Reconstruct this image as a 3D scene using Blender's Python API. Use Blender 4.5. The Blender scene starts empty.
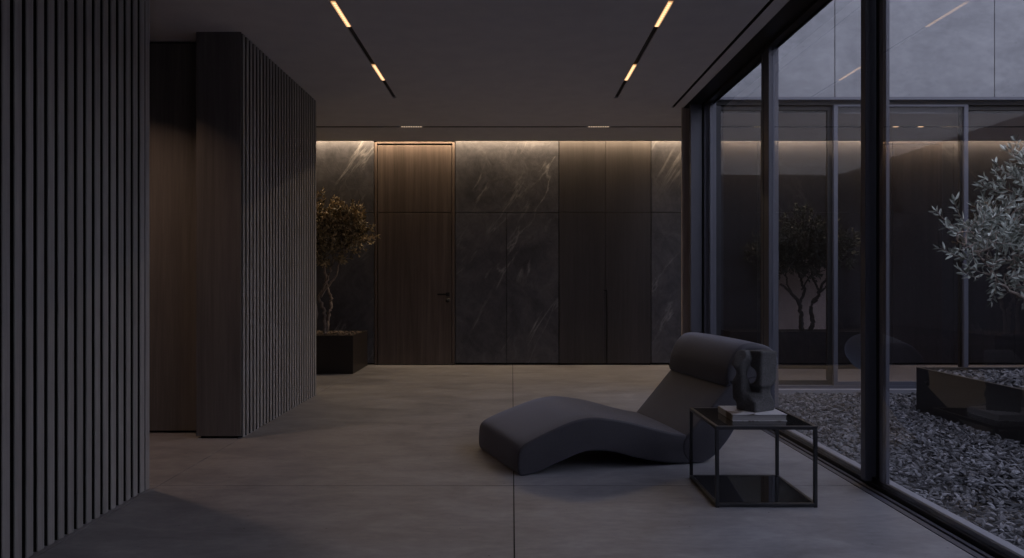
import bpy, bmesh, math, random
import numpy as np
from mathutils import Vector, Matrix, noise as mnoise

sc = bpy.context.scene
COL = sc.collection
PI = math.pi
R = math.radians
H = 3.02            # ceiling height
EYE = 1.17
WX = 2.06           # plane of the courtyard glass

# ------------------------------------------------------------------ helpers
class MB:
    def __init__(self): self.v = []; self.f = []; self.mi = []; self.sm = []
    def add(self, vs, fs, mi=0, smooth=False):
        o = len(self.v); self.v += [tuple(p) for p in vs]
        for f in fs:
            self.f.append(tuple(i + o for i in f)); self.mi.append(mi); self.sm.append(smooth)
    def box(self, x0, x1, y0, y1, z0, z1, mi=0):
        vs = [(x0,y0,z0),(x1,y0,z0),(x1,y1,z0),(x0,y1,z0),(x0,y0,z1),(x1,y0,z1),(x1,y1,z1),(x0,y1,z1)]
        self.add(vs, [(0,3,2,1),(4,5,6,7),(0,1,5,4),(1,2,6,5),(2,3,7,6),(3,0,4,7)], mi); return self
    def prism_y(self, pts, y0, y1, mi=0):
        """polygon in (x,z), counter-clockwise seen from -y, pushed along y"""
        n = len(pts)
        vs = [(p[0], y0, p[1]) for p in pts] + [(p[0], y1, p[1]) for p in pts]
        self.add(vs, [tuple(range(n)), tuple(range(2*n-1, n-1, -1))] + [((i+1) % n, i, i+n, (i+1) % n + n) for i in range(n)], mi)
        return self
    def tube(self, pts, rad, n=8, mi=0, caps=True):
        pts = [Vector(p) for p in pts]
        rad = rad if isinstance(rad, (list, tuple)) else [rad]*len(pts)
        vs, fs = [], []
        up = Vector((0.31, 0.17, 0.93))
        for i, p in enumerate(pts):
            d = (pts[min(i+1, len(pts)-1)] - pts[max(i-1, 0)]).normalized()
            a = d.cross(up)
            if a.length < 1e-3: a = d.cross(Vector((1,0,0)))
            a.normalize(); b = d.cross(a).normalized()
            for k in range(n):
                t = 2*PI*k/n
                vs.append(p + (a*math.cos(t) + b*math.sin(t))*rad[i])
        for i in range(len(pts)-1):
            for k in range(n):
                k2 = (k+1) % n
                fs.append((i*n+k, i*n+k2, (i+1)*n+k2, (i+1)*n+k))
        if caps:
            fs.append(tuple(range(n-1, -1, -1))); fs.append(tuple((len(pts)-1)*n+k for k in range(n)))
        self.add(vs, fs, mi, True); return self
    def build(self, name, mats, parent=None, bevel=0, seg=2, loc=None):
        me = bpy.data.meshes.new(name)
        vs = self.v
        if loc is not None: vs = [(a-loc[0], b-loc[1], c-loc[2]) for a, b, c in vs]
        me.from_pydata(vs, [], self.f)
        mats = mats if isinstance(mats, (list, tuple)) else [mats]
        for m in mats: me.materials.append(m)
        me.polygons.foreach_set('material_index', self.mi)
        me.polygons.foreach_set('use_smooth', self.sm)
        bm = bmesh.new(); bm.from_mesh(me)
        if len(self.f) < 40000: bmesh.ops.recalc_face_normals(bm, faces=bm.faces)
        bm.to_mesh(me); bm.free(); me.update()
        o = bpy.data.objects.new(name, me); COL.objects.link(o)
        if loc is not None: o.location = loc
        if parent: o.parent = parent
        if bevel:
            b = o.modifiers.new('bevel', 'BEVEL'); b.width = bevel; b.segments = seg; b.limit_method = 'ANGLE'
        return o

def tag(o, label=None, cat=None, group=None, kind=None):
    if label: o['label'] = label
    if cat: o['category'] = cat
    if group: o['group'] = group
    if kind: o['kind'] = kind
    return o
def empty(name, loc, rz=0):
    o = bpy.data.objects.new(name, None); COL.objects.link(o)
    o.location = loc; o.rotation_euler = (0, 0, rz); o.empty_display_size = .1
    return o
def struct(o, label=None):
    o['kind'] = 'structure'
    if label: o['label'] = label
    return o
def copy_tree(o, parent=None):
    c = o.copy(); COL.objects.link(c); c.parent = parent
    for ch in [x for x in COL.objects if x.parent == o]: copy_tree(ch, c)
    return c

# ------------------------------------------------------------------ materials
def mat(name, base=(.1,.1,.1), rough=.6, metal=0.0, spec=.5, sheen=0.0):
    m = bpy.data.materials.new(name); m.use_nodes = True
    b = m.node_tree.nodes['Principled BSDF']
    b.inputs['Base Color'].default_value = (*base, 1); b.inputs['Roughness'].default_value = rough
    b.inputs['Metallic'].default_value = metal; b.inputs['Specular IOR Level'].default_value = spec
    if sheen:
        b.inputs['Sheen Weight'].default_value = sheen; b.inputs['Sheen Roughness'].default_value = .4
    return m, m.node_tree.nodes, m.node_tree.links, b
def node(ns, kind, **kw):
    n = ns.new(kind)
    for k, v in kw.items():
        if k in n.inputs: n.inputs[k].default_value = v
        else: setattr(n, k, v)
    return n
def coords(ns, ls, scale=(1,1,1), rot=(0,0,0), out='Object'):
    tc = ns.new('ShaderNodeTexCoord'); mp = ns.new('ShaderNodeMapping')
    mp.inputs['Scale'].default_value = scale; mp.inputs['Rotation'].default_value = rot
    ls.new(tc.outputs[out], mp.inputs['Vector']); return mp.outputs['Vector']
def ramp(ns, ls, src, stops):
    r = ns.new('ShaderNodeValToRGB'); el = r.color_ramp.elements
    el[0].position = stops[0][0]; el[0].color = (*stops[0][1], 1)
    el[1].position = stops[-1][0]; el[1].color = (*stops[-1][1], 1)
    for p, c in stops[1:-1]:
        e = el.new(p); e.color = (*c, 1)
    ls.new(src, r.inputs['Fac']); return r.outputs['Color']
def noise_t(ns, ls, vec, scale, detail=6, rough=.55, dist=0.0):
    n = node(ns, 'ShaderNodeTexNoise', Scale=scale, Detail=detail, Roughness=rough, Distortion=dist)
    ls.new(vec, n.inputs['Vector']); return n.outputs['Fac']
def bump(ns, ls, b, h, strength=.3, dist=.01):
    bn = node(ns, 'ShaderNodeBump', Strength=strength, Distance=dist)
    ls.new(h, bn.inputs['Height']); ls.new(bn.outputs['Normal'], b.inputs['Normal'])
def mix(ns, ls, fac, a, b, mode='MIX'):
    m = ns.new('ShaderNodeMix'); m.data_type = 'RGBA'; m.blend_type = mode
    for sock, v in ((m.inputs[0], fac), (m.inputs[6], a), (m.inputs[7], b)):
        if isinstance(v, (int, float)): sock.default_value = v
        elif isinstance(v, tuple): sock.default_value = (*v, 1)
        else: ls.new(v, sock)
    return m.outputs[2]
g3 = lambda v, k=(1,1,1): (v*k[0], v*k[1], v*k[2])

# poured concrete floor
def concrete(name, lo, hi, rough=.55, scale=1.0, bumpy=.15, spec=.4):
    m, ns, ls, b = mat(name, rough=rough, spec=spec)
    v = coords(ns, ls, (1, 2.0, 1.6))
    a = noise_t(ns, ls, v, 2.1*scale, 10, .68, .5)
    c = noise_t(ns, ls, v, 14*scale, 5, .6)
    col = ramp(ns, ls, a, [(.34, lo), (.5, tuple((x+y)/2 for x, y in zip(lo, hi))), (.66, hi)])
    col = mix(ns, ls, .35, col, ramp(ns, ls, c, [(.3, g3(.5)), (.7, g3(1.0))]), 'MULTIPLY')
    # small pits
    vo = node(ns, 'ShaderNodeTexVoronoi', Scale=9*scale); ls.new(coords(ns, ls), vo.inputs['Vector'])
    pit = ramp(ns, ls, vo.outputs['Distance'], [(.03, g3(.45)), (.055, g3(1.0))])
    col = mix(ns, ls, 1.0, col, pit, 'MULTIPLY')
    ls.new(col, b.inputs['Base Color'])
    rr = ns.new('ShaderNodeMapRange'); rr.inputs['To Min'].default_value = rough-.12; rr.inputs['To Max'].default_value = rough+.12
    ls.new(a, rr.inputs['Value']); ls.new(rr.outputs['Result'], b.inputs['Roughness'])
    bump(ns, ls, b, c, bumpy, .004)
    return m
M_floor = concrete('floor_concrete', (.215,.213,.232), (.36,.355,.378), .44, 1.0, .12)
M_wallconc = concrete('facade_concrete', (.24,.245,.26), (.34,.345,.36), .8, .8, .1, .2)

M_ceil, ns, ls, b = mat('ceiling_plaster', (.2,.19,.19), .85, spec=.2)
n_ = noise_t(ns, ls, coords(ns, ls), 5, 6); ls.new(ramp(ns, ls, n_, [(.3, (.72,.70,.73)), (.7, (.78,.76,.78))]), b.inputs['Base Color'])
M_plaster, ns, ls, b = mat('dark_plaster', (.1,.095,.095), .85, spec=.2)
n_ = noise_t(ns, ls, coords(ns, ls), 4, 6); ls.new(ramp(ns, ls, n_, [(.3, (.08,.076,.078)), (.7, (.11,.105,.104))]), b.inputs['Base Color'])

def wood(name, dark, light, rough=.5, sx=26, zs=.8, spec=.35):
    m, ns, ls, b = mat(name, rough=rough, spec=spec)
    v = coords(ns, ls, (1, 1, .045*zs))
    a = noise_t(ns, ls, v, sx, 6, .65, .4)
    c = noise_t(ns, ls, v, sx*6, 3, .6)
    big = noise_t(ns, ls, coords(ns, ls, (1, 1, .06)), 4, 2)
    col = ramp(ns, ls, a, [(.25, dark), (.75, light)])
    col = mix(ns, ls, .5, col, ramp(ns, ls, c, [(.3, g3(.62)), (.7, g3(1.0))]), 'MULTIPLY')
    col = mix(ns, ls, .6, col, ramp(ns, ls, big, [(.35, g3(.7)), (.65, g3(1.1))]), 'MULTIPLY')
    ls.new(col, b.inputs['Base Color']); bump(ns, ls, b, a, .2, .003)
    return m
M_slat = wood('slat_wood', (.315,.300,.292), (.485,.463,.452), .6, 30)
M_door = wood('door_walnut', (.07,.054,.048), (.17,.13,.112), .45, 16)
M_panelwood = wood('smoked_wood', (.135,.122,.120), (.215,.195,.19), .55, 14)
M_cab = wood('cabinet_veneer', (.055,.049,.05), (.078,.070,.07), .38, 30)
M_trim = wood('trim_wood', (.42,.36,.32), (.58,.50,.45), .6, 14)
M_navy = wood('gallery_panelling', (.024,.023,.028), (.036,.035,.042), .5, 12)

# veined stone
def stone(name, lo, hi, vein):
    m, ns, ls, b = mat(name, rough=.42, spec=.45)
    v = coords(ns, ls, (1, 1, .8), (0, .5, 0))
    a = noise_t(ns, ls, v, 2.2, 9, .65, 1.2)
    col = ramp(ns, ls, a, [(.3, lo), (.7, hi)])
    cl = noise_t(ns, ls, v, 7, 8, .7, 2.0)
    col = mix(ns, ls, .55, col, ramp(ns, ls, cl, [(.35, g3(.55)), (.65, g3(1.15))]), 'MULTIPLY')
    mp2 = ns.new('ShaderNodeMapping'); mp2.inputs['Scale'].default_value = (1.7, 1, .42)
    ls.new(coords(ns, ls, (1,1,1), (0, -.55, 0)), mp2.inputs['Vector']); w = mp2.outputs['Vector']
    vn = noise_t(ns, ls, w, 1.15, 9, .58, .7)
    m1 = ns.new('ShaderNodeMath'); m1.operation = 'SUBTRACT'; ls.new(vn, m1.inputs[0]); m1.inputs[1].default_value = .5
    m2 = ns.new('ShaderNodeMath'); m2.operation = 'ABSOLUTE'; ls.new(m1.outputs[0], m2.inputs[0])
    line = ramp(ns, ls, m2.outputs[0], [(.0, g3(1)), (.005, g3(.5)), (.026, (0,0,0))])
    br = noise_t(ns, ls, w, 2.3, 4, .6)
    brk = ramp(ns, ls, br, [(.5, (0,0,0)), (.68, (1,1,1))])
    fac = mix(ns, ls, 1.0, line, brk, 'MULTIPLY')
    col = mix(ns, ls, fac, col, vein)
    ls.new(col, b.inputs['Base Color']); bump(ns, ls, b, cl, .35, .012)
    return m
M_stone = stone('grey_marble', (.048,.047,.056), (.115,.112,.125), (.30,.29,.30))

M_black, *_ = mat('black_steel', (.02,.02,.023), .42, .6, .5)
M_frame, *_ = mat('anodised_frame', (.10,.102,.128), .42, .2, .5)
M_frame_d, *_ = mat('dark_gasket', (.012,.012,.014), .5)
M_ledge, *_ = mat('stone_ledge', (.22,.22,.245), .6)
M_void, *_ = mat('shadow_gap', (.01,.01,.01), .9)
M_table, *_ = mat('gunmetal_tube', (.06,.06,.065), .38, .7)
M_pot, *_ = mat('bronze_planter', (.03,.024,.021), .5, .2)
M_bed, *_ = mat('dark_planter', (.014,.014,.018), .55, .3)

def glass(name, tint, f0):
    m = bpy.data.materials.new(name); m.use_nodes = True
    ns, ls = m.node_tree.nodes, m.node_tree.links; ns.clear()
    out = ns.new('ShaderNodeOutputMaterial')
    tr = node(ns, 'ShaderNodeBsdfTransparent', Color=(*tint, 1)); gl = node(ns, 'ShaderNodeBsdfGlossy', Roughness=0.0, Color=(1,1,1,1))
    geo = ns.new('ShaderNodeNewGeometry')
    dot = ns.new('ShaderNodeVectorMath'); dot.operation = 'DOT_PRODUCT'
    ls.new(geo.outputs['Incoming'], dot.inputs[0]); ls.new(geo.outputs['Normal'], dot.inputs[1])
    def mth(op, a, bb):
        n = ns.new('ShaderNodeMath'); n.operation = op
        for i, q in enumerate((a, bb)):
            if q is None: continue
            if isinstance(q, (int, float)): n.inputs[i].default_value = q
            else: ls.new(q, n.inputs[i])
        return n.outputs[0]
    ab = mth('ABSOLUTE', dot.outputs['Value'], None)
    p = mth('POWER', mth('SUBTRACT', 1.0, ab), 5.0)
    fr = mth('MULTIPLY_ADD', p, 1-f0); fr.node.inputs[2].default_value = f0
    fr = mth('MULTIPLY', fr, mth('SUBTRACT', 1.0, geo.outputs['Backfacing']))
    mx = ns.new('ShaderNodeMixShader')
    ls.new(fr, mx.inputs[0]); ls.new(tr.outputs[0], mx.inputs[1]); ls.new(gl.outputs[0], mx.inputs[2])
    ls.new(mx.outputs[0], out.inputs['Surface'])
    return m
M_glass = glass('window_glass', (.97,.97,.985), .09)
M_glass2 = glass('smoked_glass', (.78,.78,.81), .024)
M_tglass, ns, ls, b = mat('black_glass', (.012,.012,.014), .06, 0, .6)

def emis(name, col, s):
    m = bpy.data.materials.new(name); m.use_nodes = True
    ns, ls = m.node_tree.nodes, m.node_tree.links; ns.clear()
    e = node(ns, 'ShaderNodeEmission', Color=(*col, 1), Strength=s); o = ns.new('ShaderNodeOutputMaterial')
    ls.new(e.outputs[0], o.inputs['Surface']); return m
WARM = (1.0, .56, .27)
M_led = emis('led_warm', (1.0,.53,.24), .75)
M_ledmid = emis('led_cell', (1.0,.62,.32), 1.8)
M_leddim = emis('led_dots', (1.0,.72,.5), .9)

def fabric(name, c, k=1.0):
    m, ns, ls, b = mat(name, c, .62, spec=.25, sheen=.55); b.inputs['Sheen Tint'].default_value = (.66, .74, 1.0, 1)
    v = coords(ns, ls)
    a = noise_t(ns, ls, v, 420, 2, .5); big = noise_t(ns, ls, v, 3, 3)
    col = mix(ns, ls, 1.0, ramp(ns, ls, a, [(.3, g3(.72, c)), (.7, g3(1.25, c))]), ramp(ns, ls, big, [(.3, g3(.9)), (.7, g3(1.05))]), 'MULTIPLY')
    ls.new(col, b.inputs['Base Color']); bump(ns, ls, b, a, .25, .002)
    return m
M_fab = fabric('charcoal_fabric', (.07,.066,.076))

M_sculpt, ns, ls, b = mat('carved_stone', (.08,.078,.078), .85, spec=.25)
v = coords(ns, ls); a = noise_t(ns, ls, v, 160, 5, .7); c = noise_t(ns, ls, v, 14, 3)
ls.new(mix(ns, ls, .6, ramp(ns, ls, a, [(.3, (.08,.078,.08)), (.7, (.19,.187,.19))]), ramp(ns, ls, c, [(.3, g3(.7)), (.7, g3(1.1))]), 'MULTIPLY'), b.inputs['Base Color'])
bump(ns, ls, b, a, 1.0, .008)

M_cover, ns, ls, b = mat('book_cover', (.6,.59,.6), .5)
a = noise_t(ns, ls, coords(ns, ls, (1, 1, 1)), 9, 3, .5, .6)
ls.new(ramp(ns, ls, a, [(.38, (.16,.12,.10)), (.43, (.35,.31,.29)), (.47, (.62,.61,.63))]), b.inputs['Base Color'])
M_page, ns, ls, b = mat('book_pages', (.42,.40,.40), .8)
a = noise_t(ns, ls, coords(ns, ls, (.2,.2,40)), 8, 2); ls.new(ramp(ns, ls, a, [(.3, (.3,.285,.285)), (.7, (.46,.44,.44))]), b.inputs['Base Color'])

def pebble(name, lo, hi, seedscale=14):
    m, ns, ls, b = mat(name, rough=.7, spec=.4)
    geo = ns.new('ShaderNodeNewGeometry')
    col = ramp(ns, ls, geo.outputs['Random Per Island'], [(0, lo), (.75, tuple((x+y)/2 for x, y in zip(lo, hi))), (1, hi)])
    a = noise_t(ns, ls, coords(ns, ls), 40, 4)
    col = mix(ns, ls, .5, col, ramp(ns, ls, a, [(.3, g3(.65)), (.7, g3(1.1))]), 'MULTIPLY')
    ls.new(col, b.inputs['Base Color']); bump(ns, ls, b, a, .3, .004)
    return m
M_gravel = pebble('slate_chips', (.022,.022,.026), (.27,.27,.295))
M_pebble = pebble('brown_pebbles', (.05,.038,.032), (.16,.12,.10))
M_soil, *_ = mat('dark_soil', (.018,.017,.018), .95)

def leafmat(name, lo, hi, rough=.45):
    m, ns, ls, b = mat(name, rough=rough, spec=.5)
    geo = ns.new('ShaderNodeNewGeometry')
    ls.new(ramp(ns, ls, geo.outputs['Random Per Island'], [(0, lo), (.6, tuple((x+y)/2 for x, y in zip(lo, hi))), (1, hi)]), b.inputs['Base Color'])
    return m
M_leaf = leafmat('olive_leaf', (.05,.06,.048), (.56,.60,.54), .38)
M_leaf2 = leafmat('dry_leaf', (.045,.038,.02), (.55,.43,.25))
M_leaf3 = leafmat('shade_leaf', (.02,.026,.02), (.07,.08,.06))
def bark(name, lo, hi):
    m, ns, ls, b = mat(name, rough=.85, spec=.2)
    a = noise_t(ns, ls, coords(ns, ls, (1,1,.25)), 45, 6, .7)
    ls.new(ramp(ns, ls, a, [(.3, lo), (.7, hi)]), b.inputs['Base Color']); bump(ns, ls, b, a, .6, .006)
    return m
M_bark = bark('pale_bark', (.15,.125,.11), (.34,.28,.245))
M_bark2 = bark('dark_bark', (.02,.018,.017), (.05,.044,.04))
M_lime = bark('limewash', (.5,.42,.38), (.62,.53,.48))

# ------------------------------------------------------------------ room shell
# floor: concrete slabs with thin joints
mb = MB(); J = .006
xs = [-6.1, -4.05, -2.02, .01, 2.04]
ys = [-3.3, 0.15, 4.23, 10.62]
for i in range(len(xs)-1):
    for j in range(len(ys)-1):
        x0, x1 = xs[i]+J/2, xs[i+1]-J/2
        if i == len(xs)-2: x1 = 1.96
        mb.box(x0, x1, ys[j]+J/2, ys[j+1]-J/2, -.1, 0)
mb.box(1.96, 9.0, 7.98, 10.62, -.1, 0)
mb.box(-6.1, 1.96, -3.3, 10.62, -.13, -.012, 1)
struct(mb.build('floor', [M_floor, M_void]), 'large format dark grey concrete floor slabs with thin joints')

# ceiling with its slots cut as real recesses
def slab(mb, X0, X1, Y0, Y1, z0, z1, holes, mi=0):
    gx = sorted({X0, X1, *[h for q in holes for h in q[:2] if X0 < h < X1]})
    gy = sorted({Y0, Y1, *[h for q in holes for h in q[2:] if Y0 < h < Y1]})
    for a, b_ in zip(gx, gx[1:]):
        for c, d in zip(gy, gy[1:]):
            mx_, my_ = (a+b_)/2, (c+d)/2
            if any(q[0] < mx_ < q[1] and q[2] < my_ < q[3] for q in holes): continue
            mb.box(a, b_, c, d, z0, z1, mi)
TL, TR, TW = -1.187, 1.052, .019
holes = [(TL-TW, TL+TW, -3, 7.48), (TR-TW, TR+TW, -3, 7.48), (1.698, 1.728, -3, 7.9), (-4.1, 9.0, 8.855, 8.915)]
mb = MB()
slab(mb, -6.1, 1.83, -3.2, 7.93, H, H+.06, holes)
slab(mb, -6.1, 2.1, 7.93, 9.78, H, H+.06, holes); slab(mb, 2.1, 9.0, 8.17, 9.78, H, H+.06, holes)
mb.box(-6.1, 2.1, -3.2, 7.93, H+.06, H+.1); mb.box(-6.1, 9.0, 8.17, 9.78, H+.06, H+.1); mb.box(-6.1, 2.1, 7.93, 8.17, H+.06, H+.1)
mb.box(-6.2, 2.1, -3.3, 8.2, H+.06, H+.25); mb.box(2.1, 2.3, 8.03, 8.2, H+.42, H+.6); mb.box(-6.2, 2.1, 8.2, 8.25, H+.06, H+.6); mb.box(-6.2, 9.2, 8.2, 10.7, H+.42, H+.6)
struct(mb.build('ceiling', M_ceil), 'matte dark grey plaster ceiling with slim recesses')

# back wall: backing, marble panels, shadow gap at the floor
PY = 10.30
mb = MB()
mb.box(-6.2, 9.2, 10.42, 10.6, -.1, H+.5, 1)
G = .008
def panel(x0, x1, z0, z1, mi=0, y=PY): mb.box(x0+G/2, x1-G/2, y, y+.12, z0+G/2, z1-G/2, mi)
ZS = 2.125; ZT = H+.36
for x0, x1 in ((-6.1,-4.9), (-4.9,-3.4), (-3.4,-1.92)):
    panel(x0, x1, .025, ZS); panel(x0, x1, ZS, ZT)
panel(-.79, -.075, .025, ZS); panel(-.075, .652, .025, ZS); panel(-.79, .652, ZS, ZT)
panel(-1.92, -.79, 3.12, ZT)
panel(.652, 1.938, 3.14, ZT)
panel(1.938, 2.75, .025, ZS); panel(1.938, 2.75, ZS, ZT)
for i, (x0, x1) in enumerate(((2.75,3.6), (4.46,5.3), (5.3,6.15), (6.15,7.0), (7.0,7.9), (7.9,9.0))):
    panel(x0, x1, .025, ZT, 2)
panel(3.6, 4.46, .025, .47, 2); panel(3.6, 4.46, 1.62, ZT, 2)
panel(3.6, 4.46, .47, 1.62, 3, PY+.04)
struct(mb.build('wall_back', [M_stone, M_void, M_navy, M_lime]), 'back wall of dark veined marble and smoked panels washed by cove light')

# left slatted wall and its body
def slats(mb, x, y0, y1, pitch, gap, z1=H, d=.045):
    n = int(round((y1-y0)/pitch))
    for k in range(n):
        b_ = y1 - k*pitch
        mb.box(x-.007, x, b_-(pitch-gap), b_, .0, z1, 0); mb.box(x-d, x-.0072, b_-(pitch-gap)+.002, b_-.002, .0, z1, 1 if x < -2.03 else 2)
mb = MB(); mb.box(-2.20, -2.091, -3.2, 4.18, 0, H, 1); mb.box(-2.2, -2.047, 4.135, 4.18, 0, H, 0)
slats(mb, -2.047, -3.2, 4.135-.014, .0735, .028)
struct(mb.build('wall_left', [M_slat, M_void], bevel=.0015, seg=1), 'foreground wall of vertical dark grey slats')
# partition block
mb = MB()
mb.box(-2.345, -2.057, 5.5, 7.57, .018, H, 1); mb.box(-2.32, -2.045, 5.52, 7.55, 0, .018, 2)
mb.box(-2.058, -2.054, 5.51, 7.57, 0.02, H-.001, 2)
mb.box(-2.345, -2.012, 5.494, 5.506, .018, H, 1)
slats(mb, -2.01, 5.508, 7.6, .0778, .033)
struct(mb.build('wall_partition', [M_slat, M_panelwood, M_void], bevel=.0012, seg=1), 'slatted partition block with plain smoked wood end face')
# corridor wall, recessed
mb = MB()
mb.box(-6.1, -2.36, 5.70, 5.84, .018, 3.0, 0); mb.box(-6.1, -2.36, 5.73, 5.84, 0, .018, 1); mb.box(-6.1, -2.36, 5.74, 5.84, 3.0, H, 1)
struct(mb.build('wall_corridor', [M_panelwood, M_void]), 'recessed dark smoked wood wall beside the slatted partition')
struct(MB().box(-6.25, -6.1, -3.3, 10.6, 0, H+.5).build('wall_far_left', M_plaster), 'dark plaster end wall')
struct(MB().box(-6.1, 2.1, -3.35, -3.2, 0, H+.5).build('wall_front', M_plaster), 'plaster wall behind the viewpoint')
# pilaster by the window end
struct(MB().box(1.815, 1.93, 7.90, 7.935, 0, H).build('trim_1', M_trim, bevel=.002), 'narrow smoked wood pilaster at window end')

# ------------------------------------------------------------------ courtyard window wall
win = struct(empty('window_1', (WX, 4.2, 0)), 'tall black framed sliding glass wall onto the courtyard')
def wp(mb, name, m, **kw):
    o = mb.build(name, m, win, loc=(WX, 4.2, 0), **kw); o.location = (0,0,0); return o
# head
mb = MB(); mb.box(1.83, 2.02, -3.2, 7.93, H-.005, H+.1, 0); mb.box(2.02, 2.1, -3.2, 7.93, H-.012, H+.1, 0)
mb.box(1.985, 2.0, -3.2, 7.93, H-.03, H, 0); mb.box(2.075, 2.09, -3.2, 7.93, H-.022, H, 0)
wp(mb, 'head_frame', M_black)
# sill: floor track, bottom rail
mb = MB(); mb.box(1.962, 1.995, -3.2, 7.8, -.1, .004, 1); mb.box(1.995, 2.005, -3.2, 7.8, -.1, -.008, 2)
mb.box(2.005, 2.028, -3.2, 7.8, -.1, .008, 1); mb.box(2.028, 2.036, -3.2, 7.8, -.1, .0, 2)
mb.box(2.036, 2.052, -3.2, 7.8, -.1, .03, 0); mb.box(2.052, 2.072, -3.2, 7.8, -.1, .055, 0)
mb.box(2.072, 2.098, -3.2, 7.8, -.1, .04, 0); mb.box(2.098, 2.112, -3.2, 7.8, -.1, .02, 1)
wp(mb, 'sill_track', [M_black, M_frame, M_frame_d], bevel=.001, seg=1)
wp(MB().box(2.112, 2.225, -3.2, 7.9, -.2, .0), 'outer_ledge', M_ledge, bevel=.002)
# mullions / stiles
def stile(y0, y1, x0, x1, m, name='mullion', z0=.03): wp(MB().box(x0, x1, y0, y1, z0, H-.004), name, m, bevel=.002)
stile(4.215, 4.27, 2.012, 2.088, [M_frame])
stile(4.135, 4.20, 2.066, 2.098, [M_black], 'stile')
stile(4.06, 4.135, 2.052, 2.072, [M_frame], 'stile', .05)
stile(5.86, 5.94, 2.02, 2.09, [M_frame])
stile(5.80, 5.85, 2.012, 2.09, [M_frame], 'stile')
stile(5.95, 6.0, 2.02, 2.05, [M_frame], 'stile')
stile(1.98, 2.06, 2.012, 2.088, [M_frame])
stile(-.3, -.22, 2.012, 2.088, [M_frame])
stile(7.72, 7.78, 1.865, 1.98, [M_frame], z0=0); stile(7.79, 7.895, 1.90, 2.2, [M_black], 'jamb')
stile(7.70, 7.75, 2.0, 2.076, [M_frame]); stile(7.62, 7.66, 2.035, 2.103, [M_frame], 'stile')
for y0, y1 in ((5.94, 7.62), (4.27, 5.80), (2.06, 4.06), (-.22, 1.98), (-3.2, -.3)):
    wp(MB().box(WX-.024, WX-.016, y0, y1, .032, H-.01), 'glass_pane', M_glass)

# ------------------------------------------------------------------ courtyard
struct(MB().box(9.0, 9.2, 8.0, 10.6, -.1, H+.5).build('wall_right', M_plaster), 'end wall of the gallery')
struct(MB().box(2.2, 9.0, -3.3, 8.0, -.2, -.055).build('ground_courtyard', M_soil), 'dark ground of the courtyard')
mb = MB()
jx = [-6.2, -3.43, -1.7, .03, 1.77, 3.50, 5.23, 6.96, 9.2]
for a, b_ in zip(jx, jx[1:]): mb.box(a+.005, b_-.005, 8.02, 8.3, 3.145, 7.2, 0)
mb.box(-6.2, 9.2, 8.05, 8.3, 3.145, 7.2, 1)
struct(mb.build('wall_facade', [M_wallconc, M_void]), 'pale blue grey concrete upper facade across the courtyard')
struct(MB().box(8.6, 8.8, -3.3, 7.98, -.2, 3.97).build('wall_courtyard_side', M_wallconc), 'concrete courtyard side wall')
struct(MB().box(2.1, 8.8, -3.5, -3.3, -.2, 3.97).build('wall_courtyard_front', M_wallconc), 'concrete courtyard front wall')

w2 = struct(empty('window_2', (4.5, 8.0, 0)), 'dark framed sliding glass facade at the far side of the courtyard')
def fp(mb, name, m, **kw):
    o = mb.build(name, m, w2, loc=(4.5, 8.0, 0), **kw); o.location = (0,0,0); return o
mb = MB(); mb.box(2.0, 9.0, 8.04, 8.32, 3.085, 3.145)
fp(mb, 'head_beam', M_frame_d)
fp(MB().box(1.905, 9.0, 7.955, 8.0, 3.12, 3.15), 'drip_edge', M_frame)
fp(MB().box(2.2, 9.0, 7.93, 8.02, -.08, .005), 'facade_ledge', M_ledge, bevel=.003)
fp(MB().box(2.0, 9.0, 8.02, 8.16, -.08, .035), 'sill_rail', M_frame)
def leaf(x0, x1, y, m, w=.055, z0=.035, z1=3.085, wt=.05):
    mb = MB(); mb.box(x0, x0+w, y, y+.045, z0, z1); mb.box(x1-w, x1, y, y+.045, z0, z1)
    mb.box(x0+w, x1-w, y, y+.045, z1-wt, z1); mb.box(x0+w, x1-w, y, y+.045, z0, z0+w)
    fp(mb, 'sash', m, bevel=.002)
    fp(MB().box(x0+w, x1-w, y+.018, y+.026, z0+w, z1-wt), 'glass_pane', M_glass2)
fp(MB().box(2.28, 2.68, 8.15, 8.165, 3.028, 3.048), 'reflection_strip', M_frame); fp(MB().box(2.99, 3.45, 8.15, 8.165, 3.028, 3.048), 'reflection_strip', M_frame)  # pale strips added to stand in for reflected light bars in the glass
leaf(2.0, 2.78, 8.09, M_frame_d, .05); leaf(2.76, 3.50, 8.09, M_frame_d, .05)
leaf(3.49, 4.95, 8.025, M_frame, .045, wt=.024)
leaf(4.9, 6.4, 8.09, M_frame_d, .05); leaf(6.35, 7.75, 8.025, M_frame, .045, wt=.024); leaf(7.7, 9.0, 8.09, M_frame_d, .05)

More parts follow.
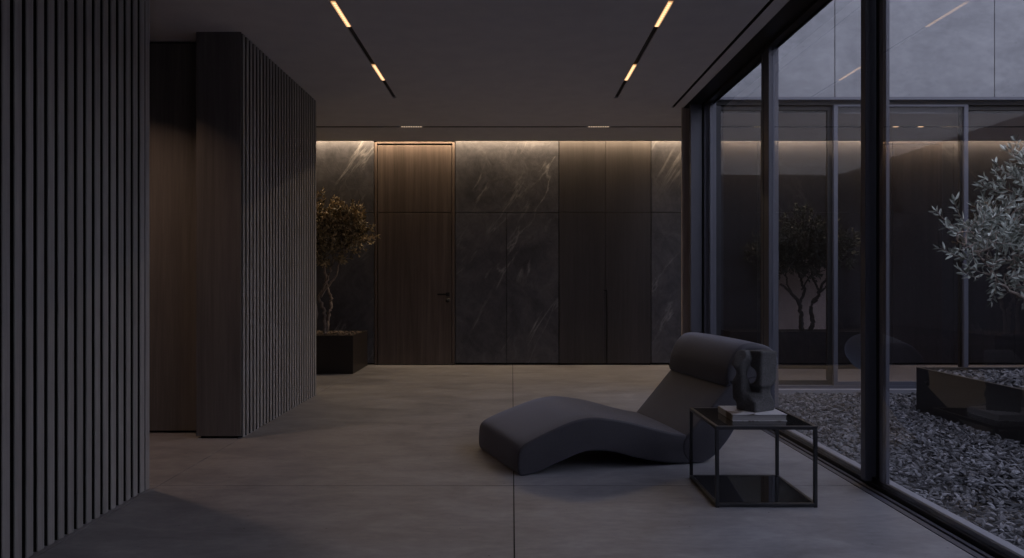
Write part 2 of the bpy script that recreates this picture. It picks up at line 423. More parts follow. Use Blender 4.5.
# gravel chips
def chips(name, regions, m, n, smin, smax, seed, z0, parent=None, flat=.28, loc=(0,0,0)):
    rng = np.random.default_rng(seed)
    base = np.array([(-1,-.15,0),(-.45,-.55,.1),(.5,-.5,-.1),(1,.1,0),(.4,.55,.1),(-.5,.45,-.05),
                     (-.6,0,.9),(.1,-.25,1.0),(.55,.15,.8),(-.1,.25,1.05),(-.2,0,-.7)])
    fc = [(0,1,6),(1,7,6),(1,2,7),(2,8,7),(2,3,8),(3,4,8),(4,9,8),(4,5,9),(5,6,9),(5,0,6),(6,7,9),(7,8,9),
          (1,0,10),(2,1,10),(3,2,10),(4,3,10),(5,4,10),(0,5,10)]
    area = [max(0,(r[1]-r[0])*(r[3]-r[2])) for r in regions]; tot = sum(area)
    V, F = [], []
    off = 0
    for r, a in zip(regions, area):
        k = int(n*a/tot)
        cx = rng.uniform(r[0], r[1], k); cy = rng.uniform(r[2], r[3], k)
        L = rng.uniform(smin, smax, k)/2
        for i in range(k):
            p = base*(1+rng.uniform(-.22,.22,base.shape)); p = p*np.array([1, rng.uniform(.45,.85), flat*rng.uniform(.7,1.5)])*L[i]
            e = Matrix.Rotation(rng.uniform(0,2*PI),3,'Z') @ Matrix.Rotation(rng.normal(0,.48),3,'X') @ Matrix.Rotation(rng.normal(0,.48),3,'Y')
            p = p @ np.array(e).T + np.array([cx[i], cy[i], z0 + rng.uniform(-.004,.016)])
            V.append(p); 
            F += [(a_+off, b_+off, c_+off) for a_, b_, c_ in fc]; off += 11
    V = np.concatenate(V) - np.array(loc)
    me = bpy.data.meshes.new(name); me.from_pydata(V.tolist(), [], F); me.materials.append(m); me.update()
    o = bpy.data.objects.new(name, me); COL.objects.link(o); o.location = loc
    if parent: o.parent = parent
    return o
BX0, BX1, BY0, BY1, BZ = 3.78, 7.2, 2.6, 6.92, .365
gr = chips('gravel', [(2.24, 3.77, 2.2, 7.92), (3.77, 7.5, 6.93, 7.92)], M_gravel, 15000, .032, .076, 4, -.045)
tag(gr, 'loose dark slate gravel covering the courtyard ground', 'gravel', kind='stuff')

# raised bed
bed = tag(empty('planter_bed', (5.4, 4.8, -.055)), 'long low dark metal raised bed standing in courtyard gravel', 'planter')
mb = MB(); t = .03
mb.box(BX0, BX0+t, BY0, BY1, -.055, BZ); mb.box(BX1-t, BX1, BY0, BY1, -.055, BZ)
mb.box(BX0+t, BX1-t, BY0, BY0+t, -.055, BZ); mb.box(BX0+t, BX1-t, BY1-t, BY1, -.055, BZ)
mb.build('bed_wall', M_bed, bed, bevel=.003, loc=(5.4, 4.8, -.055))
bpy.context.view_layer.update()
for c in [o for o in COL.objects if o.parent == bed]: c.location = (0,0,0)
o = MB().box(BX0+t, BX1-t, BY0+t, BY1-t, -.04, BZ-.05).build('soil', M_soil, bed, loc=(5.4, 4.8, -.055)); o.location = (0,0,0)
g2 = chips('gravel_mulch', [(BX0+t+.03, 6.4, 4.6, BY1-t-.03)], M_gravel, 3600, .045, .095, 9, BZ-.035)
tag(g2, 'slate gravel mulch filling the raised courtyard bed', 'gravel', kind='stuff')

# ------------------------------------------------------------------ trees
def leaf_add(V, F, p, d, L, W, rng, fold=.25):
    d = d.normalized(); side = d.cross(Vector((rng.uniform(-1,1), rng.uniform(-1,1), rng.uniform(-.3,1))))
    if side.length < 1e-3: side = d.cross(Vector((1,0,0)))
    side.normalize(); nrm = side.cross(d)
    o = len(V)
    V += [p, p + d*L*.35 + side*W*.5 + nrm*W*fold, p + d*L*.72 + side*W*.36 + nrm*W*fold, p + d*L + nrm*W*.1,
          p + d*L*.72 - side*W*.36 + nrm*W*fold, p + d*L*.35 - side*W*.5 + nrm*W*fold, p + d*L*.5]
    F += [(o,o+1,o+6),(o+1,o+2,o+6),(o+2,o+3,o+6),(o+3,o+4,o+6),(o+4,o+5,o+6),(o+5,o,o+6)]
def foliage(blobs, ntw, L, W, seed, twl, per, updir=.25, droop=0.0):
    """twigs with leaves set along them; blobs = (centre, radii, weight)"""
    rng = random.Random(seed); V, F = [], []; tw = MB()
    tot = sum(b_[2] for b_ in blobs)
    for c, r, w in blobs:
        c = Vector(c)
        for _ in range(int(ntw*w/tot)):
            q = Vector((rng.gauss(0,1), rng.gauss(0,1), rng.gauss(0,1))).normalized()
            s = rng.uniform(.25, .95)**.6
            st = c + Vector((q.x*r[0], q.y*r[1], q.z*r[2]))*s*.82
            d = (Vector((q.x, q.y, q.z*.8)) + Vector((rng.uniform(-.5,.5), rng.uniform(-.5,.5), rng.uniform(-.2,.6)+updir))).normalized()
            ln = twl*rng.uniform(.6, 1.25); pts = []; p = st.copy(); dd = d.copy()
            ang = rng.uniform(0, PI)
            for k in range(per+1):
                pts.append(p.copy())
                ax = dd.cross(Vector((0,0,1)));
                if ax.length < .05: ax = Vector((1,0,0))
                ax.normalize(); ay = dd.cross(ax)
                ang += PI/2 + rng.uniform(-.3,.3)
                for sg in (0, PI):
                    if rng.random() < .12: continue
                    sd = ax*math.cos(ang+sg) + ay*math.sin(ang+sg)
                    ld = (dd*rng.uniform(.5,1.0) + sd*rng.uniform(.6,1.0) + Vector((0,0,rng.uniform(-.15,.25)))).normalized()
                    leaf_add(V, F, p + sd*.003, ld, L*rng.uniform(.65,1.2), W*rng.uniform(.8,1.2), rng)
                dd = (dd + Vector((rng.uniform(-.18,.18), rng.uniform(-.18,.18), rng.uniform(-.1,.18)-droop))).normalized()
                p = p + dd*ln/per
            tw.tube(pts, [.0028*(1-.6*i/per)+.0006 for i in range(per+1)], 4, caps=False)
            leaf_add(V, F, pts[-1], dd, L, W, rng)
    return V, F, tw
def branch(mb, pts, r0, r1, seed=0, wob=.02, n=8):
    """smooth wandering limb through pts"""
    rng = random.Random(seed); P = [Vector(p) for p in pts]; out = []
    P = [P[0]*2-P[1]] + P + [P[-1]*2-P[-2]]
    for i in range(1, len(P)-2):
        for k in range(6):
            t = k/6; a, b_, c, d = P[i-1], P[i], P[i+1], P[i+2]
            out.append(.5*((2*b_) + (c-a)*t + (2*a-5*b_+4*c-d)*t*t + (3*b_-a-3*c+d)*t**3) + Vector((rng.uniform(-wob,wob), rng.uniform(-wob,wob), 0)))
    out.append(P[-2]); m = len(out)
    mb.tube(out, [r0+(r1-r0)*i/(m-1) for i in range(m)], n)
    return out
def make_tree(root, limbs, blobs, mleaf, mbark, ntw, L, W, seed, twl=.2, per=7, updir=.25, spurs=26, wob=.012, trunkname='trunk'):
    loc = root.location.copy()
    mb = MB(); ends = []
    for i, (pts, r0, r1) in enumerate(limbs):
        ends += branch(mb, pts, r0, r1, seed+i, wob)[-9:]
    rng = random.Random(seed+50)
    for c, r, w in blobs:     # finer boughs from the limbs into the crown
        c = Vector(c)
        for _ in range(max(3, int(spurs*w))):
            q = Vector((rng.uniform(-1,1)*r[0], rng.uniform(-1,1)*r[1], rng.uniform(-.8,1)*r[2]))*.75 + c
            e = min(ends, key=lambda t_: (t_-q).length + rng.uniform(0,.12))
            mid = (e+q)/2 + Vector((rng.uniform(-.05,.05), rng.uniform(-.05,.05), rng.uniform(-.03,.05)))
            branch(mb, [e, mid, q], .009, .0025, rng.randint(0,9999), .004, 5)
    V, F, tw = foliage(blobs, ntw, L, W, seed, twl, per, updir)
    mb.add([Vector(v) for v in tw.v], tw.f, 0, True)
    mb.build(trunkname, mbark, root, loc=loc).location = (0,0,0)
    f = MB(); f.add(V, F, 0, False); me_o = f.build('foliage', mleaf, root, loc=loc); me_o.location = (0,0,0)

# courtyard olive tree
P6 = lambda px, py, y: ((px-512)/740*y, y, EYE-(py-281)/740*y)     # photo measurement -> metres at distance y
tree = tag(empty('olive_tree', (*P6(1072, 395, 5.9)[:2], BZ-.05)), 'silvery green olive tree growing in the courtyard raised bed', 'tree')
b0 = (tree.location.x, tree.location.y, BZ-.06)
f1 = P6(1062, 330, 5.9)
limbs = [([b0, P6(1078,365,5.9), f1], .05, .035),
         ([f1, P6(1040,306,5.85), P6(1020,296,5.8), P6(1003,286,5.75), P6(985,262,5.7)], .026, .006),
         ([f1, P6(1036,300,5.95), P6(1016,282,6.0), P6(1013,255,6.0), P6(1005,225,6.0)], .022, .005),
         ([P6(985,262,5.7), P6(972,250,5.65), P6(957,240,5.6)], .006, .003),
         ([f1, P6(1062,290,6.1), P6(1050,240,6.1), P6(1040,195,6.1)], .032, .008),
         ([f1, P6(1085,290,6.3), P6(1100,240,6.4), P6(1105,180,6.4)], .03, .008),
         ([f1, P6(1050,290,5.5), P6(1062,250,5.2)], .02, .006)]
def B(px, py, y, r, w=1, ry=None): return (P6(px, py, y), (r, ry or r, r), w)
blobs = [B(977,232,5.65,.17,.55), B(997,262,5.75,.25,1.0), B(1027,253,5.8,.27,1.0), B(1017,225,5.9,.25,1.0), B(1031,185,5.95,.24,1.0),
         B(1054,205,5.9,.32,1.4), B(1059,160,6.1,.3,1.1), B(1071,247,5.8,.33,1.2), B(1099,210,6.3,.42,1.4), B(1094,150,6.2,.35,1.0),
         B(1119,260,6.2,.35,.9)]
make_tree(tree, limbs, blobs, M_leaf, M_bark, 330, .066, .021, 11, .2, 6, .3, 9)

# indoor tree in its bronze box, left of the door
pt = tag(empty('potted_tree', (-2.62, 9.78, 0)), 'leafy indoor tree with twisted trunks in dark box planter left of the door', 'tree')
PL = pt.location
def pp(mb, name, m, par=pt, **kw):
    o = mb.build(name, m, par, loc=PL, **kw); o.location = (0,0,0); return o
mb = MB(); x0, x1, y0, y1, z1, t = -3.25, -2.0, 9.31, 10.24, .485, .02
mb.box(x0, x1, y0, y0+t, 0, z1); mb.box(x0, x1, y1-t, y1, 0, z1); mb.box(x0, x0+t, y0+t, y1-t, 0, z1); mb.box(x1-t, x1, y0+t, y1-t, 0, z1)
pot = pp(mb, 'planter_box', M_pot, bevel=.003)
pp(MB().box(x0+t, x1-t, y0+t, y1-t, .01, z1-.035), 'soil', M_soil)
pb = chips('pebbles', [(x0+t+.03, x1-t-.03, y0+t+.03, y1-t-.03)], M_pebble, 900, .03, .07, 3, z1-.03, flat=.6, loc=PL)
pb.parent = pt; pb.location = (0,0,0); pb['kind'] = 'stuff'
Y = 9.75
limbs = [([(-2.47,Y,z1-.04), P6(325,318,Y), P6(322,305,Y+.03), P6(319,297,Y), P6(325,285,Y-.03), P6(331,268,Y), P6(335,250,Y)], .026, .012),
         ([(-2.45,Y+.05,z1-.04), P6(327,322,Y), P6(330,308,Y), P6(331,297,Y+.03), P6(327,286,Y+.05), P6(325,270,Y), P6(319,250,Y)], .028, .012),
         ([P6(320,297,Y), P6(327,288,Y-.05), P6(336,275,Y-.05), P6(341,258,Y-.05), P6(352,245,Y)], .015, .007),
         ([(-2.6,Y,z1-.04), P6(316,310,Y), P6(309,290,Y), P6(305,255,Y)], .026, .011)]
blobs = [B(322,233,Y,.33,1.6), B(343,237,Y,.28,1.3), B(322,212,Y,.2,.7), B(350,215,Y,.17,.5), B(340,226,Y,.25,1.0), B(355,238,Y-.1,.15,.5),
         B(362,236,Y,.11,.3), B(352,222,Y,.14,.35), B(296,240,Y,.38,1.5), B(330,250,Y-.1,.22,.8), B(300,212,Y,.24,.7)]
make_tree(pt, limbs, blobs, M_leaf2, M_bark, 440, .056, .028, 21, .15, 5, .15, 7)

# second indoor tree, in the gallery beyond the courtyard
gt = tag(empty('potted_tree', (4.05, 10.05, 0)), 'dark silhouetted tree with forked trunks behind the far glass', 'tree')
PL = gt.location
mb = MB(); x0, x1, y0, y1, z1 = 2.9, 5.0, 9.86, 10.28, .50
mb.box(x0, x1, y0, y0+t, 0, z1); mb.box(x0, x1, y1-t, y1, 0, z1); mb.box(x0, x0+t, y0+t, y1-t, 0, z1); mb.box(x1-t, x1, y0+t, y1-t, 0, z1)
pp(mb, 'planter_box', M_bed, gt, bevel=.003)
mb = MB(); mb.box(x0+t, x1-t, y0+t, y1-t, .01, z1-.02); pp(mb, 'soil', M_soil, gt)
Y = 10.05
limbs = [([P6(802,336,Y), P6(801,325,Y), P6(801,315,Y), P6(799,302,Y), P6(794,296,Y), P6(788,290,Y), P6(780,284,Y)], .036, .014),
         ([P6(805,336,Y), P6(813,324,Y), P6(811,314,Y), P6(812,303,Y), P6(819,294,Y), P6(824,282,Y), P6(832,274,Y)], .034, .014),
         ([P6(800,303,Y), P6(804,292,Y), P6(802,282,Y), P6(797,270,Y), P6(795,255,Y)], .022, .012),
         ([P6(812,303,Y), P6(817,300,Y), P6(818,288,Y), P6(812,275,Y), P6(810,258,Y)], .018, .012),
         ([P6(792,294,Y), P6(787,284,Y), P6(786,272,Y)], .014, .008),
         ([P6(820,292,Y), P6(828,284,Y), P6(834,268,Y)], .014, .008),
         ([P6(802,290,Y), P6(808,280,Y), P6(815,268,Y)], .012, .008)]
blobs = [B(804,250,9.88,.40,1.5,.15), B(780,250,9.88,.32,1,.15), B(830,250,9.88,.34,1,.15), B(805,235,9.88,.40,1.2,.15), B(765,255,9.88,.26,.6,.15), B(848,248,9.88,.25,.5,.15), B(790,262,9.9,.2,.6,.14), B(820,262,9.9,.2,.6,.14)]
make_tree(gt, limbs, blobs, M_leaf3, M_bark2, 460, .055, .024, 33, .15, 5, .1, 6)

# ------------------------------------------------------------------ walnut door in the back wall
d1 = struct(empty('door_1', (-1.355, PY, 0)), 'tall walnut door with matching transom panel, under the cove light')
def dp(mb, name, m, par=d1, bevel=0):
    o = mb.build(name, m, par, bevel=bevel, loc=(-1.355, PY, 0)); o.location = (0,0,0); return o
mb = MB(); mb.box(-1.915, -1.878, PY+.001, PY+.12, 0, 3.10); mb.box(-.832, -.795, PY+.001, PY+.12, 0, 3.10); mb.box(-1.878, -.832, PY+.001, PY+.12, 3.085, 3.11)
dp(mb, 'door_frame', M_door, bevel=.002)
mb = MB(); mb.box(-1.868, -.842, PY+.002, PY+.07, .012, 2.118); leafd = dp(mb, 'door_panel', M_door, bevel=.002)
mb = MB(); mb.box(-1.868, -.842, PY+.002, PY+.07, 2.13, 3.06); dp(mb, 'transom_panel', M_door, bevel=.002)
mb = MB(); mb.tube([(-.895,PY+.002,.985), (-.895,PY-.035,.985)], .011, 10); mb.box(-1.035, -.880, PY-.047, PY-.030, .974, .996); mb.box(-.92, -.87, PY-.006, PY+.003, .96, 1.01)
o = mb.build('door_handle', M_black, leafd, loc=(-1.355, PY, 0), bevel=.002); o.location = (0,0,0)
mb = MB(); mb.tube([(-.895,PY+.004,.90), (-.895,PY-.014,.90)], .030, 20); o = mb.build('lock_rose', M_black, leafd, loc=(-1.355, PY, 0)); o.location = (0,0,0)

# ------------------------------------------------------------------ built-in cupboard
cb = tag(empty('built_in_cupboard', (1.295, PY, 0)), 'flush dark double cupboard with recessed pull between two marble panels', 'cupboard')
def cp(mb, name, m, par=cb, bevel=.0015):
    o = mb.build(name, m, par, bevel=bevel, loc=(1.295, PY, 0)); o.location = (0,0,0); return o
cp(MB().box(.657, 1.933, PY+.03, PY+.115, .0, 3.13), 'carcass', M_void)
S, z0_, z1_ = 1.302, .025, 2.122
ld = cp(MB().prism_y([(.660,z0_),(1.277,z0_),(1.277,1.045),(S-.002,1.045),(S-.002,z1_),(.660,z1_)], PY, PY+.028), 'door', M_cab)
rd = cp(MB().prism_y([(1.327,z0_),(1.931,z0_),(1.931,z1_),(S+.002,z1_),(S+.002,1.045),(1.327,1.045)], PY, PY+.028), 'door', M_cab)
cp(MB().box(.660, S-.002, PY, PY+.028, 2.128, 3.125), 'upper_door', M_cab); cp(MB().box(S+.002, 1.931, PY, PY+.028, 2.128, 3.125), 'upper_door', M_cab)
o = MB().box(1.279, 1.316, PY+.012, PY+.028, z0_, 1.035).build('recessed_pull', M_cab, ld, loc=(1.295, PY, 0)); o.location = (0,0,0)

# ------------------------------------------------------------------ lights: cove, tracks, downlights
def area(name, loc, sx, sy, power, color, rot=(0,0,0), spread=180, parent=None):
    l = bpy.data.lights.new(name, 'AREA'); l.shape = 'RECTANGLE'; l.size = sx; l.size_y = sy; l.energy = power; l.color = color
    l.spread = R(spread); o = bpy.data.objects.new(name, l); COL.objects.link(o); o.location = loc; o.rotation_euler = rot
    if parent: o.parent = parent; o.location = Vector(loc) - parent.location
    return o
cove = tag(empty('cove_strip_light', (1.5, 10.2, H+.14)), 'warm linear cove light hidden above the back wall', 'light')
o = MB().box(-6.0, 8.9, 10.205, 10.245, H+.14, H+.155).build('aluminium_profile', M_frame, cove, loc=cove.location); o.location = (0,0,0)
area('cove_lamp', (1.45, 10.225, H+.135), 14.9, .02, 125, (1.0,.74,.47), parent=cove, spread=170)

def track(x, label):
    root = tag(empty('track_light', (x, 2.2, H+.03)), label, 'light')
    root['group'] = 'recessed track lights in the ceiling'; L0 = root.location
    o = MB().box(x-.0185, x+.0185, -2.98, 7.478, H+.012, H+.058).build('track_channel', M_frame_d, root, loc=L0); o.location = (0,0,0)
    for y0 in (.60, 2.04, 3.48, 4.92, 6.36):
        y1 = y0+.475
        mb = MB(); mb.box(x-.017, x+.017, y0, y1, H+.004, H+.012, 0)
        m_o = mb.build('light_module', M_led, root, loc=L0); m_o.location = (0,0,0)
        mb = MB()
        for k in range(12):
            yc = y0 + (k+.5)*.475/12
            mb.box(x-.010, x+.010, yc-.012, yc+.012, H+.001, H+.004, 0)
        c_o = mb.build('lens_row', M_ledmid, m_o, loc=L0); c_o.location = (0,0,0)
        area('track_lamp', (x, (y0+y1)/2, H-.004), .03, .46, .05, (1.0,.62,.38), parent=root, spread=125)
    return root
track(TL, 'long recessed black ceiling track with glowing modules, left one')
track(TR, 'long recessed black ceiling track with glowing modules, right one nearer the windows')

def spots(x0, x1, n, label, grp=None):
    root = tag(empty('recessed_spotlight', ((x0+x1)/2, 8.89, H+.02)), label, 'light', grp); L0 = root.location
    mb = MB(); mb.box(x0-.03, x1+.03, 8.879, 8.901, H+.006, H+.055); o = mb.build('housing', M_frame_d, root, loc=L0); o.location = (0,0,0)
    mb = MB()
    for k in range(n):
        xc = x0 + (k+.5)*(x1-x0)/n; w = .007 if n > 3 else .03
        mb.box(xc-w, xc+w, 8.881, 8.899, H+.0, H+.006)
    o = mb.build('lens_row', M_ledmid if n < 3 else M_leddim, root, loc=L0); o.location = (0,0,0)
    area('spot_lamp', (root.location.x, 8.89, H-.003), x1-x0, .02, .35, (1.0,.62,.38), parent=root, spread=110)
spots(-1.335, -1.08, 9, 'row of tiny spots in the ceiling slot above the walnut door', 'rows of spots in the ceiling slot')
spots(.913, 1.168, 9, 'row of tiny spots in the ceiling slot above the cupboard', 'rows of spots in the ceiling slot')
spots(4.56, 4.66, 1, 'single spot in far gallery ceiling, left of the pair behind glass', 'single spots in the gallery ceiling')
spots(4.86, 4.96, 1, 'single spot in far gallery ceiling, right of the pair behind glass', 'single spots in the gallery ceiling')
mb = MB(); mb.box(-4.1, 9.0, 8.85, 8.92, H+.045, H+.06); mb.box(-4.1, 9.0, 8.906, 8.917, H+.001, H+.05); mb.box(1.722, 1.730, -3, 7.9, H+.001, H+.05); mb.box(1.69, 1.73, -3, 7.9, H+.048, H+.06)
struct(mb.build('trim_2', M_void), 'dark back of the ceiling slot')
# corridor downlight, out of sight to the left
cd = tag(empty('ceiling_downlight', (-2.95, 4.85, H)), 'round recessed downlight in corridor ceiling', 'light')
mb = MB(); mb.tube([(0,0,-.004), (0,0,.02)], .05, 24); mb.build('trim_ring', M_black, cd)
area('corridor_lamp', (-2.95, 4.85, H-.01), .09, .09, 5.6, (1.0,.66,.45), parent=cd, spread=110)

# ------------------------------------------------------------------ chaise longue
def smooth_closed(pts, sub=6):
    n = len(pts); out = []
    for i in range(n):
        a, b_, c, d = [Vector(pts[(i+k-1) % n]) for k in range(4)]
        for k in range(sub):
            t = k/sub
            out.append(.5*((2*b_) + (c-a)*t + (2*a-5*b_+4*c-d)*t*t + (3*b_-a-3*c+d)*t**3))
    return out
def cushion(name, pts, w0, w1, r, m, parent, sub=6, crown=0.0, skew=0.0, flare=0.0):
    P = smooth_closed(pts, sub); n = len(P)
    ar = sum(P[i].x*P[(i+1) % n].y - P[(i+1) % n].x*P[i].y for i in range(n))
    if ar < 0: P = P[::-1]
    N = []
    for i in range(n):
        t_ = (P[(i+1) % n] - P[i-1]).normalized(); N.append(Vector((t_.y, -t_.x)))
    st = []
    for k in range(7):
        a = PI/2*k/6; st.append((w0 + r*(1-math.sin(a)), r*(1-math.cos(a))))
    st = [(w0 + r*(1-math.cos(PI/2*k/6)), r*(1-math.sin(PI/2*k/6))) for k in range(7)]
    mid = [(w0+r+(w1-w0-2*r)*k/6, 0) for k in range(1, 6)]
    st = st + mid + [(w1-(a-w0), b_) for a, b_ in reversed(st)]
    vs, fs = [], []
    for w, ins in st:
        sk = skew*(w-w0)/(w1-w0)
        c = crown*(1-((w-(w0+w1)/2)/((w1-w0)/2))**2)
        for p, nn in zip(P, N):
            q = p - nn*ins + nn*c*(1 if nn.y > .2 else 0)*max(0, nn.y)
            q.y += .018*(w-.38)/.76*min(1, max(0, (q.y-.05)/.12))
            vs.append((q.x - sk*max(0, 1-max(0,q.x)/.42), w - flare*min(1, max(0, (q.y-.1)/.4))*(1-(w-w0)/(w1-w0)), q.y))
    for s in range(len(st)-1):
        for i in range(n):
            j = (i+1) % n; fs.append((s*n+i, (s+1)*n+i, (s+1)*n+j, s*n+j))
    fs.append(tuple(range(n))); fs.append(tuple((len(st)-1)*n+i for i in range(n-1, -1, -1)))
    mb = MB(); mb.add(vs, fs, 0, True)
    # thin seam where the side meets the top
    return mb.build(name, m, parent)
ch = tag(empty('chaise_longue', (.04, 4.45, 0), math.atan2(.259, .966)), 'charcoal fabric wave-shaped chaise longue with rolled headrest on concrete floor', 'chaise longue')
seat = [(-.008,.10),(.0,.155),(.03,.192),(.11,.232),(.227,.280),(.35,.322),(.47,.337),(.59,.322),(.72,.295),(.854,.256),(1.0,.216),(1.14,.186),(1.24,.165),(1.28,.11),(1.25,.04),(1.17,.006),
        (1.06,.006),(.91,.028),(.76,.064),(.62,.108),(.50,.130),(.40,.122),(.26,.070),(.13,.020),(.05,.0005),(.006,.003),(-.008,.04)]
cushion('seat_cushion', seat, -.016, .768, .016, M_fab, ch, crown=.006, skew=.07)
back = [(1.085,.155),(1.12,.205),(1.20,.292),(1.30,.402),(1.40,.512),(1.47,.585),(1.56,.62),(1.64,.60),(1.665,.54),(1.62,.455),(1.54,.345),(1.46,.232),(1.385,.12),(1.30,.036),(1.20,.001),(1.12,.02),(1.08,.08)]
cushion('backrest', back, -.020, .762, .018, M_fab, ch, flare=.035)
head = [(1.375,.512),(1.40,.50),(1.46,.475),(1.56,.47),(1.66,.50),(1.73,.565),(1.76,.645),(1.735,.715),(1.67,.757),(1.58,.775),(1.495,.765),(1.43,.705),(1.385,.61)]
cushion('headrest', head, -.058, .77, .035, M_fab, ch, crown=.006)
# ------------------------------------------------------------------ side table
stb = tag(empty('side_table', (1.32, 4.14, 0)), 'open metal cube side table with black glass top and shelf, beside chaise', 'table')
SL = stb.location
X0, X1, Y0, Y1, TH, q = 1.052, 1.578, 3.82, 4.39, .42, .018
def sp(mb, name, m, bevel=.0015):
    o = mb.build(name, m, stb, bevel=bevel, loc=SL); o.location = (0,0,0); return o
for (a, c) in ((X0,Y0), (X1-q,Y0), (X0,Y1-q), (X1-q,Y1-q)): sp(MB().box(a, a+q, c, c+q, 0, TH-q), 'leg', M_table)
for nm, z in (('top_frame', TH-q), ('bottom_frame', .004)):
    mb = MB(); e = 0 if z > .1 else q
    mb.box(X0+e, X1-e, Y0, Y0+q, z, z+q); mb.box(X0+e, X1-e, Y1-q, Y1, z, z+q); mb.box(X0, X0+q, Y0+q, Y1-q, z, z+q); mb.box(X1-q, X1, Y0+q, Y1-q, z, z+q)
    sp(mb, nm, M_table)
sp(MB().box(X0+q, X1-q, Y0+q, Y1-q, TH-.010, TH-.001), 'table_top', M_tglass, 0)
sp(MB().box(X0+q, X1-q, Y0+q, Y1-q, .010, .020), 'shelf', M_tglass, 0)

# book on the table
bk = tag(empty('book', (1.325, 4.098, TH)), 'thick hardback book with pale printed cover lying on the side table', 'book')
L0 = bk.location
def kp(mb, name, m, bevel=.001):
    o = mb.build(name, m, bk, bevel=bevel, loc=L0); o.location = (0,0,0); return o
bx0, bx1, by0, by1 = 1.18, 1.472, 3.958, 4.238
mb = MB(); mb.box(bx0, bx1, by0, by1, TH+.033, TH+.036); mb.box(bx0, bx1, by0, by1, TH, TH+.003); mb.box(bx0, bx0+.003, by0, by1, TH+.003, TH+.033)
kp(mb, 'cover', M_cover)
kp(MB().box(bx0+.004, bx1-.004, by0+.004, by1-.004, TH+.003, TH+.033), 'page_block', M_page)

# carved stone sculpture (implicit shape, surface nets)
def surface_nets(fn, lo, hi, h):
    ax = [np.arange(lo[i], hi[i]+h, h) for i in range(3)]
    X, Y_, Z = np.meshgrid(*ax, indexing='ij'); D = fn(X, Y_, Z); nx, ny, nz = D.shape
    s = D < 0
    cnt = sum(s[a:nx-1+a, b_:ny-1+b_, c:nz-1+c].astype(int) for a in (0,1) for b_ in (0,1) for c in (0,1))
    cells = np.argwhere((cnt > 0) & (cnt < 8)); idx = {tuple(c): i for i, c in enumerate(cells)}
    E = [((a,b_,c),(a2,b2,c2)) for a in (0,1) for b_ in (0,1) for c in (0,1) for a2,b2,c2 in ((a+1,b_,c),(a,b_+1,c),(a,b_,c+1)) if max(a2,b2,c2) < 2]
    V = []
    for c in cells:
        pts = []
        for e0, e1 in E:
            d0, d1 = D[tuple(c+e0)], D[tuple(c+e1)]
            if (d0 < 0) != (d1 < 0):
                t_ = d0/(d0-d1); pts.append(np.array(e0)*(1-t_)+np.array(e1)*t_)
        V.append(np.array(lo) + h*(c+np.mean(pts, axis=0)))
    F = []
    for axd in range(3):
        u, w = [(1,2),(2,0),(0,1)][axd]; sl0 = [slice(None)]*3; sl1 = [slice(None)]*3
        sl0[axd] = slice(0,-1); sl1[axd] = slice(1,None)
        for c in np.argwhere(s[tuple(sl0)] != s[tuple(sl1)]):
            if c[u] == 0 or c[w] == 0: continue
            def cell(du, dw):
                k = c.copy(); k[u] -= du; k[w] -= dw; return idx.get(tuple(k))
            qd = [cell(0,0), cell(1,0), cell(1,1), cell(0,1)]
            if None in qd: continue
            F.append(tuple(qd) if not s[tuple(c)] else tuple(reversed(qd)))
    return V, F
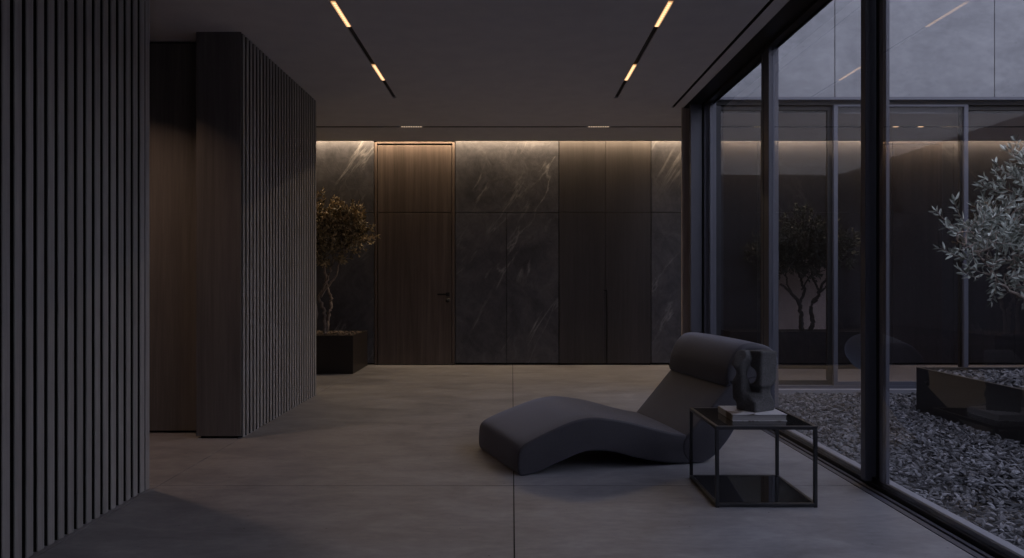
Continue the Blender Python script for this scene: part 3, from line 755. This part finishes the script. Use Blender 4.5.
def sdf(X, Y_, Z):
    def cv(a, b_): return ((a-220)/1330, (485-b_)/1330)
    def smin(a, b_, k): h_ = np.clip(.5+.5*(b_-a)/k, 0, 1); return b_*(1-h_)+a*h_-k*h_*(1-h_)
    def smax(a, b_, k): return -smin(-a, -b_, k)
    def rbox(cx, cy, cz, hx, hy, hz, r, rot=0, rz=0):
        x, y = X-cx, Y_-cy; z = Z-cz; cz_, sz_ = math.cos(rz), math.sin(rz); x, y = x*cz_+y*sz_, -x*sz_+y*cz_; co, si = math.cos(rot), math.sin(rot)
        x, z = x*co+z*si, -x*si+z*co
        qx, qy, qz = np.abs(x)-hx+r, np.abs(y)-hy+r, np.abs(z)-hz+r
        return np.sqrt(np.maximum(qx,0)**2+np.maximum(qy,0)**2+np.maximum(qz,0)**2)+np.minimum(np.maximum(qx,np.maximum(qy,qz)),0)-r
    def cap(a, ya, b_, yb, r, sy=1.0):
        A = np.array([a[0], ya, a[1]]); B_ = np.array([b_[0], yb, b_[1]]); d = B_-A
        t_ = np.clip(((X-A[0])*d[0]+(Y_-A[1])*d[1]+(Z-A[2])*d[2])/np.dot(d,d), 0, 1)
        return np.sqrt((X-A[0]-t_*d[0])**2+((Y_-A[1]-t_*d[1])/sy)**2+(Z-A[2]-t_*d[2])**2)-r
    k = .022
    D = rbox(.002, 0, .040, .080, .070, .058, .012, rz=R(50))
    D = smin(D, rbox(*(cv(132,0)[0],), .0, .135, .040, .046, .085, .018, .03, R(-38)), .02)
    D = smin(D, cap(cv(115,165), -.004, cv(138,112), .0, .047, 1.2), .016)
    D = smin(D, cap(cv(130,92), .02, cv(285,92), .02, .034, 1.2), .010)
    D = smin(D, rbox(.046, -.004, .232, .060, .042, .100, .014, -.05, R(44)), .010)
    D = smin(D, rbox(.038, .004, .125, .046, .044, .070, .018, .24, R(40)), .018)
    D = smax(D, -cap(cv(408,345), -.2, cv(408,345), .2+1e-3, .060), .016)
    D = smax(D, -cap(cv(36,215), -.2, cv(36,215), .2+1e-3, .040), .016)
    D = smax(D, -(np.sqrt(((X+.016)/.026)**2+((Z-.190)/.044)**2)-1)*.026, .008)
    D = smax(D, -cap(cv(172,0), -.092, cv(182,195), -.066, .030), .008)
    D = smax(D, -cap(cv(150,335), -.12, cv(250,350), -.115, .050), .014)
    pl = (-X*.50 - Y_*.60 + (Z-.28)*.62) - .062
    D = smax(D, pl, .005)
    D = smax(D, Z-.333-.04*X, .008); D = smax(D, -Z, .004)
    return D
V, F = surface_nets(sdf, (-.14,-.125,-.006), (.14,.125,.35), .0045)
mb = MB(); mb.add([Vector(p) for p in V], F, 0, True)
scu = mb.build('stone_sculpture', M_sculpt); scu.location = (1.347, 4.105, TH+.0365)
scu.rotation_euler = (0,0,R(-18))
md = scu.modifiers.new('smooth', 'SMOOTH'); md.iterations = 2; md.factor = .4
tag(scu, 'dark carved abstract stone sculpture with a hole, standing on the book', 'sculpture')

# ------------------------------------------------------------------ dusk sky
w = bpy.data.worlds.new('dusk'); sc.world = w; w.use_nodes = True
ns, ls = w.node_tree.nodes, w.node_tree.links
bg = ns['Background']
tc = ns.new('ShaderNodeTexCoord'); sx = ns.new('ShaderNodeSeparateXYZ'); ls.new(tc.outputs['Generated'], sx.inputs[0])
zz = node(ns, 'ShaderNodeMapRange'); zz.inputs['From Min'].default_value = -1; ls.new(sx.outputs['Z'], zz.inputs['Value'])
col = ramp(ns, ls, zz.outputs['Result'], [(0, (.16,.16,.18)), (.49, (.22,.22,.26)), (.51, (.80,.81,.93)), (.7, (.62,.65,.80)), (1, (.50,.54,.70))])
ls.new(col, bg.inputs['Color']); bg.inputs['Strength'].default_value = 2.15

# ------------------------------------------------------------------ camera
cam = bpy.data.cameras.new('camera'); co = bpy.data.objects.new('camera', cam); COL.objects.link(co)
co.location = (0, 0, EYE); co.rotation_euler = (PI/2, 0, 0)
cam.sensor_width = 36; cam.lens = 740/1024*36; cam.shift_y = 2/1024; cam.clip_start = .05
sc.camera = co
sc.view_settings.view_transform = 'Standard'; sc.view_settings.look = 'None'
sc.view_settings.gamma = 1; sc.view_settings.use_curve_mapping = False
sc.view_settings.exposure = 0.0
sc.cycles.use_denoising = True
sc.cycles.max_bounces = 10; sc.cycles.diffuse_bounces = 5; sc.cycles.glossy_bounces = 5
sc.cycles.transparent_max_bounces = 24
sc.cycles.sample_clamp_indirect = 3.0
